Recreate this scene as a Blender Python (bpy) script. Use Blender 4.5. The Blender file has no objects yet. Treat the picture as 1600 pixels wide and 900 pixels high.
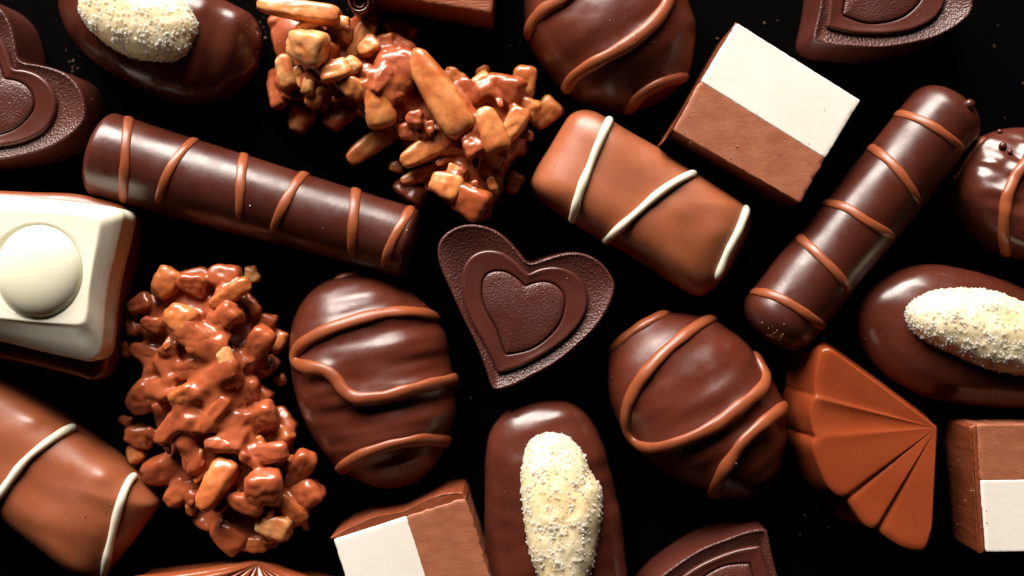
import bpy, math, random
import numpy as np
from mathutils import Vector, noise
from mathutils.bvhtree import BVHTree

random.seed(7)
rng = np.random.default_rng(7)
S = 0.00012            # metres per modelling unit (one unit = about one photo pixel)
D, F = 1900.0, 1800.0  # camera height and focal length in units

scene = bpy.context.scene
COL = scene.collection

# ------------------------------------------------------------------ camera
cam_d = bpy.data.cameras.new('camera')
cam = bpy.data.objects.new('camera', cam_d)
COL.objects.link(cam)
cam.location = (0, 0, D * S)
cam_d.sensor_width = 36.0
cam_d.lens = 36.0 * F / 1600.0
cam_d.clip_start = 0.01
cam_d.clip_end = 20
cam_d.dof.use_dof = True
cam_d.dof.focus_distance = (D - 112) * S
cam_d.dof.aperture_fstop = 4.4
cam_d.dof.aperture_blades = 7
scene.camera = cam

# ------------------------------------------------------------------ world, softbox lamp, exposure
world = bpy.data.worlds.new('World')
scene.world = world
world.use_nodes = True
bg = world.node_tree.nodes['Background']
bg.inputs[0].default_value = (0.9, 0.85, 1.0, 1)
bg.inputs[1].default_value = 0.001

def softbox(name, direction, dist, sx, sy, power, color, target=(0, 0, 0.01)):
    ld = bpy.data.lights.new(name, 'AREA')
    ld.shape = 'RECTANGLE'; ld.size = sx; ld.size_y = sy
    ld.energy = power; ld.color = color
    o = bpy.data.objects.new(name, ld)
    COL.objects.link(o)
    d = Vector(direction).normalized()
    o.location = Vector(target) + d * dist
    o.rotation_euler = (-d).to_track_quat('-Z', 'Y').to_euler()
    return o
softbox('softbox_lamp', (-0.26, 0.88, 0.43), 0.95, 0.78, 0.52, 36.0, (1.0, 0.93, 0.85))

scene.view_settings.view_transform = 'Standard'
scene.view_settings.look = 'None'
scene.view_settings.exposure = 0.0
scene.view_settings.gamma = 1.0
scene.cycles.use_denoising = True
scene.cycles.max_bounces = 6
scene.cycles.diffuse_bounces = 1
scene.cycles.transparent_max_bounces = 8
scene.cycles.caustics_reflective = False
scene.cycles.caustics_refractive = False

# ------------------------------------------------------------------ materials
def nt(mat): return mat.node_tree.nodes, mat.node_tree.links

def chocolate(name, col, col2, rough=0.33, sss=0.12, radius=(0.0010, 0.0004, 0.0002), fine=0.05, fscale=9000,
              wave=0.0, wscale=90, grain=0.0, gscale=2600, coat=0.0, mixscale=60, stretch=(1, 1, 1), rot=0.0, specks=0.0, ior=1.5):
    """glossy chocolate: tone drifts slowly, gloss has dull patches, relief in three sizes (metres in object space)"""
    m = bpy.data.materials.new(name); m.use_nodes = True
    n, l = nt(m)
    b = n['Principled BSDF']
    tc = n.new('ShaderNodeTexCoord')
    mp = n.new('ShaderNodeMapping'); mp.inputs['Rotation'].default_value = (0, 0, rot); mp.inputs['Scale'].default_value = stretch
    oi = n.new('ShaderNodeObjectInfo')
    sh = n.new('ShaderNodeVectorMath'); sh.operation = 'MULTIPLY_ADD'
    l.new(oi.outputs['Random'], sh.inputs[0]); sh.inputs[1].default_value = (1.7, 2.3, 0.9)
    l.new(tc.outputs['Object'], sh.inputs[2]); l.new(sh.outputs[0], mp.inputs[0])
    def noi(scale, detail=3, rough_=0.5, vec=mp.outputs[0]):
        x = n.new('ShaderNodeTexNoise'); x.inputs['Scale'].default_value = scale
        x.inputs['Detail'].default_value = detail; x.inputs['Roughness'].default_value = rough_
        l.new(vec, x.inputs['Vector']); return x
    a = noi(mixscale, 4, 0.6)
    r = n.new('ShaderNodeValToRGB')
    r.color_ramp.elements[0].position = 0.38; r.color_ramp.elements[0].color = (*col, 1)
    r.color_ramp.elements[1].position = 0.66; r.color_ramp.elements[1].color = (*col2, 1)
    l.new(a.outputs[0], r.inputs[0])
    out_col = r.outputs[0]
    if specks > 0:
        v = noi(1600, 2, 0.6)
        sr = n.new('ShaderNodeValToRGB')
        sr.color_ramp.elements[0].position = 0.70; sr.color_ramp.elements[0].color = (0, 0, 0, 1)
        sr.color_ramp.elements[1].position = 0.76; sr.color_ramp.elements[1].color = (specks,) * 3 + (1,)
        l.new(v.outputs[0], sr.inputs[0])
        mx = n.new('ShaderNodeMixRGB'); mx.inputs[2].default_value = (col2[0] * .45, col2[1] * .4, col2[2] * .35, 1)
        l.new(sr.outputs[0], mx.inputs[0]); l.new(out_col, mx.inputs[1]); out_col = mx.outputs[0]
    l.new(out_col, b.inputs['Base Color'])
    rn = noi(180, 5, 0.62)
    rr = n.new('ShaderNodeMapRange')
    rr.inputs['From Min'].default_value = 0.35; rr.inputs['From Max'].default_value = 0.7
    rr.inputs['To Min'].default_value = rough * 0.78; rr.inputs['To Max'].default_value = rough * 1.34
    l.new(rn.outputs[0], rr.inputs[0]); l.new(rr.outputs[0], b.inputs['Roughness'])
    b.inputs['Subsurface Weight'].default_value = sss
    b.inputs['Subsurface Radius'].default_value = radius
    b.inputs['Subsurface Scale'].default_value = 1.0
    b.inputs['IOR'].default_value = ior
    b.inputs['Coat Weight'].default_value = coat
    b.inputs['Coat Roughness'].default_value = 0.12
    prev = None
    def bump(src, strength, dist):
        nonlocal prev
        bp = n.new('ShaderNodeBump'); bp.inputs['Strength'].default_value = strength; bp.inputs['Distance'].default_value = dist
        l.new(src, bp.inputs['Height'])
        if prev is not None: l.new(prev, bp.inputs['Normal'])
        prev = bp.outputs[0]
    if wave: bump(noi(wscale, 2, 0.45).outputs[0], 1.0, wave)
    if fine: bump(noi(fscale / 10, 3, 0.6).outputs[0], 1.0, fine * 0.0004)
    if grain:
        g1 = noi(gscale, 2, 0.5)
        vo = n.new('ShaderNodeTexVoronoi'); vo.feature = 'SMOOTH_F1'; vo.inputs['Scale'].default_value = gscale * 0.85
        l.new(mp.outputs[0], vo.inputs['Vector'])
        ad = n.new('ShaderNodeMath'); ad.operation = 'ADD'
        l.new(g1.outputs[0], ad.inputs[0]); l.new(vo.outputs['Distance'], ad.inputs[1])
        bump(ad.outputs[0], 1.0, grain)
    if prev is not None: l.new(prev, b.inputs['Normal'])
    return m

DARK = chocolate('dark_chocolate', (0.078, 0.0145, 0.0068), (0.104, 0.0205, 0.0098), rough=0.33, ior=1.52, wave=0.00018, wscale=70, fine=0.05, sss=0.10)
DARK_LOG = chocolate('dark_log_chocolate', (0.054, 0.0105, 0.0058), (0.072, 0.015, 0.008), rough=0.33, ior=1.54, wave=0.00010, wscale=60, fine=0.05, sss=0.10)
DARK_GLOSS = chocolate('dark_gloss_chocolate', (0.064, 0.0135, 0.0072), (0.086, 0.0195, 0.011), rough=0.25, ior=1.53, wave=0.00022, wscale=70, fine=0.04, sss=0.10)
HEART_GRAIN = chocolate('heart_grained_chocolate', (0.064, 0.0165, 0.0110), (0.084, 0.023, 0.0155), rough=0.36, fine=0.0, grain=0.00012, gscale=3200, sss=0.04)
HEART_FINE = chocolate('heart_fine_grained_chocolate', (0.066, 0.016, 0.0105), (0.086, 0.0225, 0.0145), rough=0.36, fine=0.0, grain=0.00008, gscale=3800, sss=0.04)
HEART_SMOOTH = chocolate('heart_smooth_chocolate', (0.064, 0.015, 0.0095), (0.082, 0.020, 0.013), rough=0.31, fine=0.06, wave=0.00004, wscale=200, sss=0.06)
MILK = chocolate('milk_chocolate', (0.305, 0.082, 0.031), (0.345, 0.098, 0.039), rough=0.42, ior=1.60, wave=0.00012, wscale=60, fine=0.04, sss=0.16)
FANM = chocolate('fan_chocolate', (0.23, 0.040, 0.0115), (0.28, 0.053, 0.016), rough=0.24, ior=1.58, wave=0.00004, wscale=90, fine=0.05, sss=0.15)
DRIZZLE = chocolate('milk_drizzle', (0.225, 0.054, 0.018), (0.275, 0.070, 0.025), rough=0.36, fine=0.05, wave=0.00006, wscale=240, sss=0.16)
WHITE = chocolate('white_chocolate', (0.72, 0.66, 0.52), (0.76, 0.71, 0.59), rough=0.33, fine=0.03, sss=0.25, radius=(0.0014, 0.0011, 0.0007))
CAPW = chocolate('white_cap_chocolate', (0.78, 0.73, 0.57), (0.82, 0.785, 0.66), rough=0.22, fine=0.0, wave=0.00008, wscale=80, sss=0.25, radius=(0.0016, 0.0012, 0.0006))
COATED = chocolate('glazed_milk_coating', (0.30, 0.062, 0.022), (0.41, 0.096, 0.033), rough=0.28, fine=0.04, wave=0.00012, wscale=260, mixscale=160, sss=0.20, radius=(0.0014, 0.0006, 0.0003), coat=0.12)
NUT = chocolate('toasted_nut', (0.46, 0.118, 0.030), (0.74, 0.30, 0.10), rough=0.32, fine=0.12, wave=0.0002, wscale=300, mixscale=170, sss=0.25, radius=(0.0014, 0.0007, 0.0003), coat=0.3)
AMBER = chocolate('amber_nut', (0.40, 0.095, 0.027), (0.62, 0.20, 0.060), rough=0.27, fine=0.1, wave=0.0002, wscale=300, mixscale=170, sss=0.25, radius=(0.0014, 0.0007, 0.0003), coat=0.3)
PALE = chocolate('pale_nut', (0.52, 0.15, 0.04), (0.80, 0.44, 0.18), rough=0.33, fine=0.2, wave=0.0002, wscale=300, mixscale=240, sss=0.25, radius=(0.0014, 0.0008, 0.0004), coat=0.2)
ALMOND = chocolate('blanched_almond', (0.80, 0.62, 0.33), (0.86, 0.76, 0.55), rough=0.45, fine=0.25, wave=0.0001, wscale=300, mixscale=220, sss=0.5, radius=(0.0022, 0.0015, 0.0008))

def simple(name, col, rough, **kw):
    m = bpy.data.materials.new(name); m.use_nodes = True
    b = m.node_tree.nodes['Principled BSDF']
    b.inputs['Base Color'].default_value = (*col, 1); b.inputs['Roughness'].default_value = rough
    for k, v in kw.items(): b.inputs[k.replace('_', ' ')].default_value = v
    return m
SUGAR = simple('sugar_crystal', (0.97, 0.95, 0.90), 0.08, IOR=1.5, Alpha=0.55)
def translucent_grain(m):
    n, l = nt(m); b = n['Principled BSDF']; b.inputs['Alpha'].default_value = 1
    tr = n.new('ShaderNodeBsdfTranslucent'); tr.inputs[0].default_value = (0.95, 0.92, 0.86, 1)
    tp = n.new('ShaderNodeBsdfTransparent')
    m1 = n.new('ShaderNodeMixShader'); m1.inputs[0].default_value = 0.6
    m2 = n.new('ShaderNodeMixShader'); m2.inputs[0].default_value = 0.25
    l.new(b.outputs[0], m1.inputs[1]); l.new(tr.outputs[0], m1.inputs[2])
    l.new(m1.outputs[0], m2.inputs[1]); l.new(tp.outputs[0], m2.inputs[2])
    l.new(m2.outputs[0], n['Material Output'].inputs[0])
translucent_grain(SUGAR)
def table_mat():
    m = simple('black_backing', (0.0004, 0.0003, 0.0003), 0.8)
    n, l = nt(m); b = n['Principled BSDF']; b.inputs['Specular IOR Level'].default_value = 0.02
    t = n.new('ShaderNodeTexNoise'); t.inputs['Scale'].default_value = 700; t.inputs['Detail'].default_value = 4
    tc = n.new('ShaderNodeTexCoord'); l.new(tc.outputs['Object'], t.inputs['Vector'])
    bp = n.new('ShaderNodeBump'); bp.inputs['Distance'].default_value = 0.00003
    l.new(t.outputs[0], bp.inputs['Height']); l.new(bp.outputs[0], b.inputs['Normal'])
    return m
TABLE = table_mat()

# ------------------------------------------------------------------ geometry helpers
def at(px, py, z):
    """world point (units) seen at photo pixel px,py when it lies z above the table"""
    k = (D - z) / F
    return np.array([(px - 800) * k, (450 - py) * k, z])

def crop(x0, y0, s):
    return lambda pts: [(x0 + u / s, y0 + v / s) for u, v in pts]

def empty(name, label, cat, px, py, group=None):
    o = bpy.data.objects.new(name, None); COL.objects.link(o)
    o.empty_display_size = 0.005
    p = at(px, py, 0); o.location = (p[0] * S, p[1] * S, 0)
    o['label'] = label; o['category'] = cat
    if group: o['group'] = group
    return o

def link(name, verts, faces, mat, parent=None, smooth=True, kind=None, label=None):
    v = np.asarray(verts, float) * S
    if parent is not None: 
        p = parent; off = np.array(p.location)
        if p.parent is not None: off = off + np.array(p.parent.location)
        v = v - off
    me = bpy.data.meshes.new(name)
    me.from_pydata(v.tolist(), [], faces)
    me.update()
    if smooth: me.polygons.foreach_set('use_smooth', [True] * len(me.polygons))
    me.materials.append(mat)
    o = bpy.data.objects.new(name, me); COL.objects.link(o)
    o.parent = parent
    if kind: o['kind'] = kind
    if label: o['label'] = label
    return o

def cr(p0, p1, p2, p3, t):
    return 0.5 * ((2 * p1) + (-p0 + p2) * t + (2 * p0 - 5 * p1 + 4 * p2 - p3) * t * t + (-p0 + 3 * p1 - 3 * p2 + p3) * t ** 3)

def spline(pts, n, closed=False):
    P = np.array(pts, float); m = len(P)
    out = []
    segs = m if closed else m - 1
    for i in range(segs):
        if closed: a, b, c, d = P[(i - 1) % m], P[i], P[(i + 1) % m], P[(i + 2) % m]
        else: a, b, c, d = P[max(i - 1, 0)], P[i], P[i + 1], P[min(i + 2, m - 1)]
        for t in np.linspace(0, 1, 12, endpoint=False): out.append(cr(a, b, c, d, t))
    if not closed: out.append(P[-1])
    Q = np.array(out)
    if closed: Q = np.vstack([Q, Q[:1]])
    L = np.concatenate([[0], np.cumsum(np.linalg.norm(np.diff(Q, axis=0), axis=1))])
    ts = np.linspace(0, L[-1], n, endpoint=not closed)
    return np.stack([np.interp(ts, L, Q[:, k]) for k in range(Q.shape[1])], 1)

def rings_mesh(rings, cap_top=True, cap_bottom=True):
    """rings bottom to top, all with N points (closed)"""
    N = len(rings[0]); V = np.vstack(rings); Fc = []
    for r in range(len(rings) - 1):
        a = r * N; b = a + N
        for i in range(N):
            j = (i + 1) % N
            Fc.append((a + i, a + j, b + j, b + i))
    if cap_top:
        V = np.vstack([V, rings[-1].mean(0)]); c = len(V) - 1; a = (len(rings) - 1) * N
        Fc += [(a + i, a + (i + 1) % N, c) for i in range(N)]
    if cap_bottom:
        V = np.vstack([V, rings[0].mean(0)]); c = len(V) - 1
        Fc += [((i + 1) % N, i, c) for i in range(N)]
    return V, Fc

def ccw(P):
    P = np.asarray(P); x, y = P[:, 0], P[:, 1]
    a = np.sum(x * np.roll(y, -1) - np.roll(x, -1) * y)
    return P if a > 0 else P[::-1].copy()

def nz(x, y, z=0): return noise.noise((x, y, z))

def pillow(outline, zw, zt, n=2.3, N=160, K=34, bottom=0.93, seed=0.0, amp=2.0, lam=70, ang=0, lamb=None, drop=0.985, bumps=(), slant=0.0):
    """rounded body from its traced silhouette at height zw; amp/lam/ang/lamb: soft ripples in the chocolate"""
    O = spline([at(x, y, zw)[:2] for x, y in outline], N, True); O = ccw(O)
    c = O.mean(0)
    lamb = lamb or lam
    rings = []
    for s, z in ((bottom, 0), (bottom + .02, zw * .12), ((bottom + 1) / 2 + .012, zw * .45), (0.997, zw * .8)):
        rings.append(np.column_stack([c + (O - c) * s, np.full(N, z)]))
    for k in range(K):
        a = (math.pi / 2) * k / K
        s = math.cos(a) ** (2 / n); z = zw + (zt - zw) * math.sin(a) ** (2 / n)
        rings.append(np.column_stack([c + (O - c) * s, np.full(N, z)]))
    for q in (.75, .5, .25): rings.append(np.column_stack([c + (O - c) * s * q, np.full(N, z)]))
    V, Fc = rings_mesh(rings)
    ca, sa = math.cos(ang), math.sin(ang)
    for v in V:
        if v[2] > 1:
            u = (v[0] * ca + v[1] * sa) / lam; w = (-v[0] * sa + v[1] * ca) / lamb
            f = min(1, v[2] / zw)
            d = amp * (nz(u, w, seed) + .4 * nz(u * 2.3, w * 2.3, seed + 9)) * f
            if v[2] > zw: v[2] += d - slant * (v[1] - c[1]) * (v[2] - zw) / (zt - zw)
            v[0] += d * .4
            for bx, by, br, bh in bumps:
                q = at(bx, by, zt); r2 = ((v[0] - q[0]) ** 2 + (v[1] - q[1]) ** 2) / br ** 2
                if v[2] > zw: v[2] += bh * math.exp(-r2)
    return V, Fc

def bvh(V, Fc): return BVHTree.FromPolygons([tuple(v) for v in V], Fc)
CAMP = Vector((0, 0, D))

def hit(tree, px, py):
    p = Vector(at(px, py, 0)); d = (p - CAMP).normalized()
    loc, nor, _, _ = tree.ray_cast(CAMP, d)
    return loc, nor

def on_surface(tree, pts, step=4.0, ext0=0, ext1=0):
    """photo pixels dropped on the body, both ends carried on down the side"""
    Q = spline(pts, max(8, int(sum(math.dist(a, b) for a, b in zip(pts, pts[1:])) / step)))
    out = []
    for px, py in Q:
        loc, nor = hit(tree, px, py)
        if loc is None or nor.z < .05: continue
        out.append((loc, nor))
    if len(out) < 6:
        out = []
        for px, py in Q:
            loc, nor, _, _ = tree.find_nearest(Vector(at(px, py, 60))); out.append((loc, nor))
    def march(a, b, n):
        res = []
        pos, d = b[0].copy(), (b[0] - a[0]).normalized()
        for _ in range(n):
            q = pos + d * step
            loc, nor, _, _ = tree.find_nearest(q)
            if loc.z < 6: break
            nd = (loc - pos)
            if nd.length < 0.5: break
            # the stream of chocolate bends downhill as it runs off the side
            d = (nd.normalized() + Vector((0, 0, -0.15))).normalized()
            pos = loc; res.append((loc, nor))
        return res
    if ext1: out = out + march(out[-2], out[-1], ext1)
    if ext0: out = march(out[1], out[0], ext0)[::-1] + out
    return out

def tube_on(tree, pts, w, h=None, lift=-0.02, ext0=0, ext1=0, taper0=1.2, taper1=1.2, wob=0.2, seed=0, step=4.0, M=14):
    h = h or w * .66
    path = on_surface(tree, pts, step, ext0, ext1)
    L = np.array([list(p[0]) for p in path]); Nn = np.array([list(p[1]) for p in path])
    for _ in range(3):
        Nn[1:-1] = (Nn[:-2] + 2 * Nn[1:-1] + Nn[2:]) / 4
        L[1:-1] = (L[:-2] + 2 * L[1:-1] + L[2:]) / 4
    Nn /= np.linalg.norm(Nn, axis=1)[:, None]
    T = np.gradient(L, axis=0); T /= np.linalg.norm(T, axis=1)[:, None] + 1e-9
    B = np.cross(Nn, T); B /= np.linalg.norm(B, axis=1)[:, None] + 1e-9
    s = np.concatenate([[0], np.cumsum(np.linalg.norm(np.diff(L, axis=0), axis=1))])
    rings = []
    tot = s[-1]
    for i in range(len(L)):
        e0 = min(1, (s[i] + .3) / (w * taper0)); e1 = min(1, (tot - s[i] + .3) / (w * taper1))
        e = math.sqrt(max(0.02, 1 - (1 - e0) ** 2)) * math.sqrt(max(0.02, 1 - (1 - e1) ** 2))
        q = 1 + wob * nz(s[i] / 28, seed, 3.3)
        ww = w / 2 * e * q; hh = h / 2 * e * q
        c = L[i] + Nn[i] * (hh * 2 * lift)
        rings.append(np.array([c + B[i] * ww * math.cos(a) + Nn[i] * hh * math.sin(a) for a in np.linspace(0, 2 * math.pi, M, endpoint=False)]))
    return rings_mesh(rings)

# ------------------------------------------------------------------ the black backing
link('table', [(-4000, -4000, 0), (4000, -4000, 0), (4000, 4000, 0), (-4000, 4000, 0)], [(0, 1, 2, 3)], TABLE, smooth=False, kind='structure')

# ------------------------------------------------------------------ striped domes
TREES = {}
def dome(label, outline, zw, zt, stripes, w=18, mat=DARK, nexp=2.12, key=None, group='dark chocolate domes with milk chocolate drizzle', name='drizzled_praline', **kw):
    cx = sum(p[0] for p in outline) / len(outline); cy = sum(p[1] for p in outline) / len(outline)
    t = empty(name, label, 'chocolate', cx, cy, group)
    V, Fc = pillow(outline, zw, zt, n=nexp, N=240, K=56, **kw)
    tree = bvh(V, Fc)
    # the poured coating swells up to each drizzle
    for pts, e0, e1 in stripes:
        Lp = np.array([list(q[0]) for q in on_surface(tree, pts, 4.0, e0, e1)])
        d = np.min(np.linalg.norm(V[:, None, :] - Lp[None], axis=2), 1)
        V[:, 2] += 5.5 * np.exp(-(d / 14.0) ** 2) * (V[:, 2] > zw * .8)
    link('body', V, Fc, mat, t)
    tree = bvh(V, Fc)
    if key: TREES[key] = tree
    for i, (pts, e0, e1) in enumerate(stripes):
        v, f = tube_on(tree, pts, w, ext0=e0, ext1=e1, seed=i * 3.1)
        link('drizzle', v, f, DRIZZLE, t)
    return t, tree

c7 = crop(430, 400, 2.25)
dome('dark oval dome with a folded hairpin of milk drizzle, left of the central heart',
     c7([(240,66),(330,56),(420,92),(500,145),(560,205),(603,290),(622,400),(632,440),(630,560),(605,650),(560,740),(480,800),(380,815),(280,780),(200,720),(130,620),(85,520),(62,420),(52,330),(62,250),(92,170),(150,105)]),
     38, 134, [
        (c7([(585,222),(520,200),(440,195),(350,207),(260,232),(170,266),(100,305),(68,340),(68,375),(105,390),(170,400),(212,432),(245,478),(295,502),(380,498),(470,473),(560,450),(636,434)]), 8, 7),
        (c7([(225,76),(280,60),(330,60),(410,86)]), 2, 2),
        (c7([(225,755),(300,704),(400,668),(520,646),(632,655)]), 6, 6)],
     w=21, seed=3.1, amp=7.5, lam=190, ang=math.radians(12), lamb=40, slant=.06)
c4 = crop(920, 460, 2.5)
dome('dark round dome with a looped milk drizzle, right of the central heart',
     c4([(300,72),(400,78),(500,104),(600,180),(665,270),(715,340),(755,440),(765,560),(745,680),(700,755),(620,795),(520,790),(400,745),(300,700),(200,625),(135,540),(90,430),(74,330),(85,230),(150,145),(220,95)]),
     38, 136, [
        (c4([(490,88),(440,112),(360,170),(280,240),(212,320),(165,400),(144,470),(150,540),(192,590),(250,603),(350,580),(480,522),(600,432),(678,368),(696,322),(680,284)]), 8, 10),
        (c4([(84,218),(160,152),(230,107),(292,76)]), 5, 4),
        (c4([(765,440),(700,490),(620,560),(560,640),(512,720),(484,790)]), 5, 7)],
     w=21, seed=5.4, amp=6.5, lam=190, ang=math.radians(33), lamb=48, slant=.06)
c3 = crop(780, 0, 3)
dome('dark dome with diagonal milk stripes, cut by the top edge beside the two-tone square',
     c3([(122,100),(135,190),(200,310),(300,420),(400,490),(500,525),(600,530),(700,505),(800,450),(885,350),(910,250),(915,130),(880,0),(820,-120),(700,-200),(500,-230),(300,-200),(160,-80),(122,0)]),
     38, 136, [
        (c3([(310,425),(350,362),(430,305),(540,245),(640,180),(730,100),(790,20),(812,-60)]), 6, 6),
        (c3([(128,175),(150,110),(200,52),(280,5),(350,-40)]), 4, 4),
        (c3([(612,512),(662,452),(740,402),(820,372),(890,365)]), 6, 5)],
     w=21, seed=8.8, amp=5.0, lam=190, ang=math.radians(33), lamb=60, slant=.06)
c9 = crop(1440, 160, 3)
tr, tree9 = dome('small glossy round dark praline with tiny beads, at the right edge above an almond',
     c9([(250,180),(350,134),(450,120),(570,140),(700,230),(750,400),(720,560),(620,700),(500,740),(380,712),(275,635),(190,530),(148,420),(168,290)]),
     50, 122, [
        (c9([(486,285),(440,350),(402,440),(388,540),(386,620),(400,715),(440,768),(500,782),(600,755)]), 8, 8),
        (c9([(150,360),(190,290),(235,225),(275,185)]), 6, 3)],
     w=19, mat=DARK_GLOSS, nexp=3.0, seed=2.2, amp=8.0, lam=70, ang=-0.3, lamb=36, slant=.22)
def ball(tree, px, py, r, lift=.35, name='bead', parent=None, mat=DARK_GLOSS):
    loc, nor = hit(tree, px, py)
    c = np.array(loc) + np.array(nor) * r * lift
    rings = []
    for k in range(1, 8):
        a = -math.pi / 2 + math.pi * k / 8
        rings.append(np.array([c + [r * math.cos(a) * math.cos(t), r * math.cos(a) * math.sin(t), r * math.sin(a)] for t in np.linspace(0, 2 * math.pi, 12, endpoint=False)]))
    v, f = rings_mesh(rings); link(name, v, f, mat, parent)
for (u, v_), r in (((380, 208), 6.5), ((412, 235), 4.5), ((366, 142), 4.5)):
    p = c9([(u, v_)])[0]; ball(tree9, p[0], p[1], r, parent=tr)

# ------------------------------------------------------------------ milk bars
def bar(label, outline, zw, zt, stripes, group='milk chocolate bars with white stripes', **kw):
    cx = sum(p[0] for p in outline) / len(outline); cy = sum(p[1] for p in outline) / len(outline)
    t = empty('striped_bar', label, 'chocolate', cx, cy, group)
    V, Fc = pillow(outline, zw, zt, n=3.1, **kw)
    link('body', V, Fc, MILK, t)
    tree = bvh(V, Fc)
    for i, (pts, e0, e1) in enumerate(stripes):
        v, f = tube_on(tree, pts, 13.5, h=12, lift=.25, ext0=e0, ext1=e1, seed=i * 3.1 + 1)
        link('white_stripe', v, f, WHITE, t)
    return t
c1 = crop(800, 150, 2.727)
bar('milk chocolate bar with three white stripes between the two-tone square and the central heart',
    c1([(250,82),(320,66),(390,95),(500,160),(620,230),(740,315),(850,385),(960,455),(1008,500),(1000,580),(950,680),(890,780),(830,840),(780,850),(700,810),(560,715),(400,625),(250,535),(130,450),(82,385),(100,320),(160,220),(200,150)]),
    44, 122, [
      (c1([(412,108),(372,200),(332,300),(292,400),(262,512)]), 3, 5),
      (c1([(768,335),(700,365),(620,420),(540,490),(460,560),(408,608)]), 3, 5),
      (c1([(992,490),(962,570),(920,650),(884,735)]), 3, 5)],
    seed=1.7, amp=3.0, lam=120, lamb=70, ang=-.6, bumps=((1060, 330, 20, 3), (1125, 365, 24, 4)))
c8 = crop(0, 560, 2.648)
bar('milk chocolate bar with two white stripes in the bottom left corner',
    c8([(-120,-30),(0,50),(100,120),(250,228),(330,288),(450,378),(560,470),(650,575),(655,610),(600,690),(510,810),(430,900),(350,890),(200,780),(50,660),(-80,560),(-250,430),(-330,330),(-300,200),(-220,60)]),
    44, 122, [
      (c8([(350,292),(300,290),(220,332),(120,410),(50,495),(-10,580),(-70,660)]), 3, 5),
      (c8([(568,482),(530,512),(490,620),(455,760),(425,880),(410,960)]), 3, 5)],
    seed=4.7, amp=3.4, lam=120, lamb=60, ang=-.6, bumps=((48, 655, 14, 5), (160, 742, 16, 6)))

# ------------------------------------------------------------------ long fingers
def finger(label, a, b, r0, r1, stripes, crowns=(12, 12), w=15, seed=0, extra=None):
    t = empty('chocolate_finger', label, 'chocolate', (a[0] + b[0]) / 2, (a[1] + b[1]) / 2, 'long dark chocolate fingers with thin milk stripes')
    A = at(a[0], a[1], r0); B = at(b[0], b[1], r1)
    T = (B - A); Ln = np.linalg.norm(T); T /= Ln
    side = np.cross(T, [0, 0, 1]); side /= np.linalg.norm(side); up = np.cross(side, T)
    rings = []; N = 72
    rows = []
    for k in range(1, 10):                       # domed ends
        q = math.pi / 2 * k / 10; rows.append((-crowns[0] * math.cos(q) + crowns[0] - crowns[0] * 1.0, math.sin(q) ** .75 * 1.0))
    rows = [(-crowns[0] * math.cos(math.pi / 2 * k / 10), math.sin(math.pi / 2 * k / 10) ** .7) for k in range(1, 10)]
    for k in range(61): rows.append((Ln * k / 60, 1.0))
    rows += [(Ln + crowns[1] * math.sin(math.pi / 2 * k / 10), math.cos(math.pi / 2 * k / 10) ** .7) for k in range(1, 10)]
    for s, m in rows:
        q = min(1, max(0, s / Ln)); r = (r0 * (1 - q) + r1 * q) * m * (1 + .02 * nz(s / 60, seed))
        c = A + T * s
        c[2] = (r0 * (1 - q) + r1 * q)
        ring = []
        for g in np.linspace(0, 2 * math.pi, N, endpoint=False):
            rr = r * (1 + .012 * nz(math.cos(g) * 1.5, math.sin(g) * 1.5, s / 70 + seed))
            ring.append(c + side * rr * math.cos(g) + up * rr * math.sin(g))
        rings.append(np.array(ring))
    V, Fc = rings_mesh(rings)
    Fc = [f[::-1] for f in Fc]
    V[:, 2] = np.maximum(V[:, 2], 0.2)
    link('body', V, Fc, DARK_LOG, t)
    tree = bvh(V, Fc)
    for i, (pts, e0, e1) in enumerate(stripes):
        v, f = tube_on(tree, pts, w, h=6, lift=.15, ext0=e0, ext1=e1, seed=i * 2.3 + seed, taper1=3.0)
        link('stripe', v, f, DRIZZLE, t)
    if extra: extra(t, tree)
    return t
c6 = crop(130, 150, 2.909)
finger('long dark chocolate finger with six thin milk stripes above the white-topped square',
    (166, 243), (634, 379), 68, 57, [
      (c6([(212,72),(195,200),(190,300),(184,400),(180,470)]), 5, 5), (c6([(528,176),(450,250),(390,340),(350,440)]), 5, 6),
      (c6([(742,222),(725,300),(715,400),(708,530)]), 5, 3), (c6([(1042,322),(980,380),(920,480),(872,580)]), 5, 5),
      (c6([(1242,420),(1235,480),(1225,600),(1220,690)]), 5, 5), (c6([(1492,506),(1460,560),(1410,650),(1378,730)]), 3, 6)],
    crowns=(20, 14), seed=1.3)
c2 = crop(1130, 100, 1.874)
def nib(t, tree):
    for (u, v_), r in (((738, 112), 9),):
        p = c2([(u, v_)])[0]
        loc, nor = hit(tree, p[0] - 10, p[1] + 4)
        if loc is not None: ball(tree, p[0] - 10, p[1] + 4, r, lift=.05, name='curled_lip', parent=t, mat=DARK_LOG)
finger('long dark chocolate finger with five thin milk stripes standing diagonally beside the two-tone square',
    (1472, 186), (1218, 498), 62, 63, [
      (c2([(474,140),(540,150),(610,180),(688,234)]), 4, 5), (c2([(408,230),(470,270),(520,320),(566,388)]), 4, 5),
      (c2([(298,405),(360,420),(420,460),(486,498)]), 4, 5), (c2([(226,510),(280,560),(330,610),(366,658)]), 4, 5),
      (c2([(76,664),(140,675),(210,710),(290,768)]), 4, 5)], crowns=(40, 38), w=14, seed=4.1, extra=nib)

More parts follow.
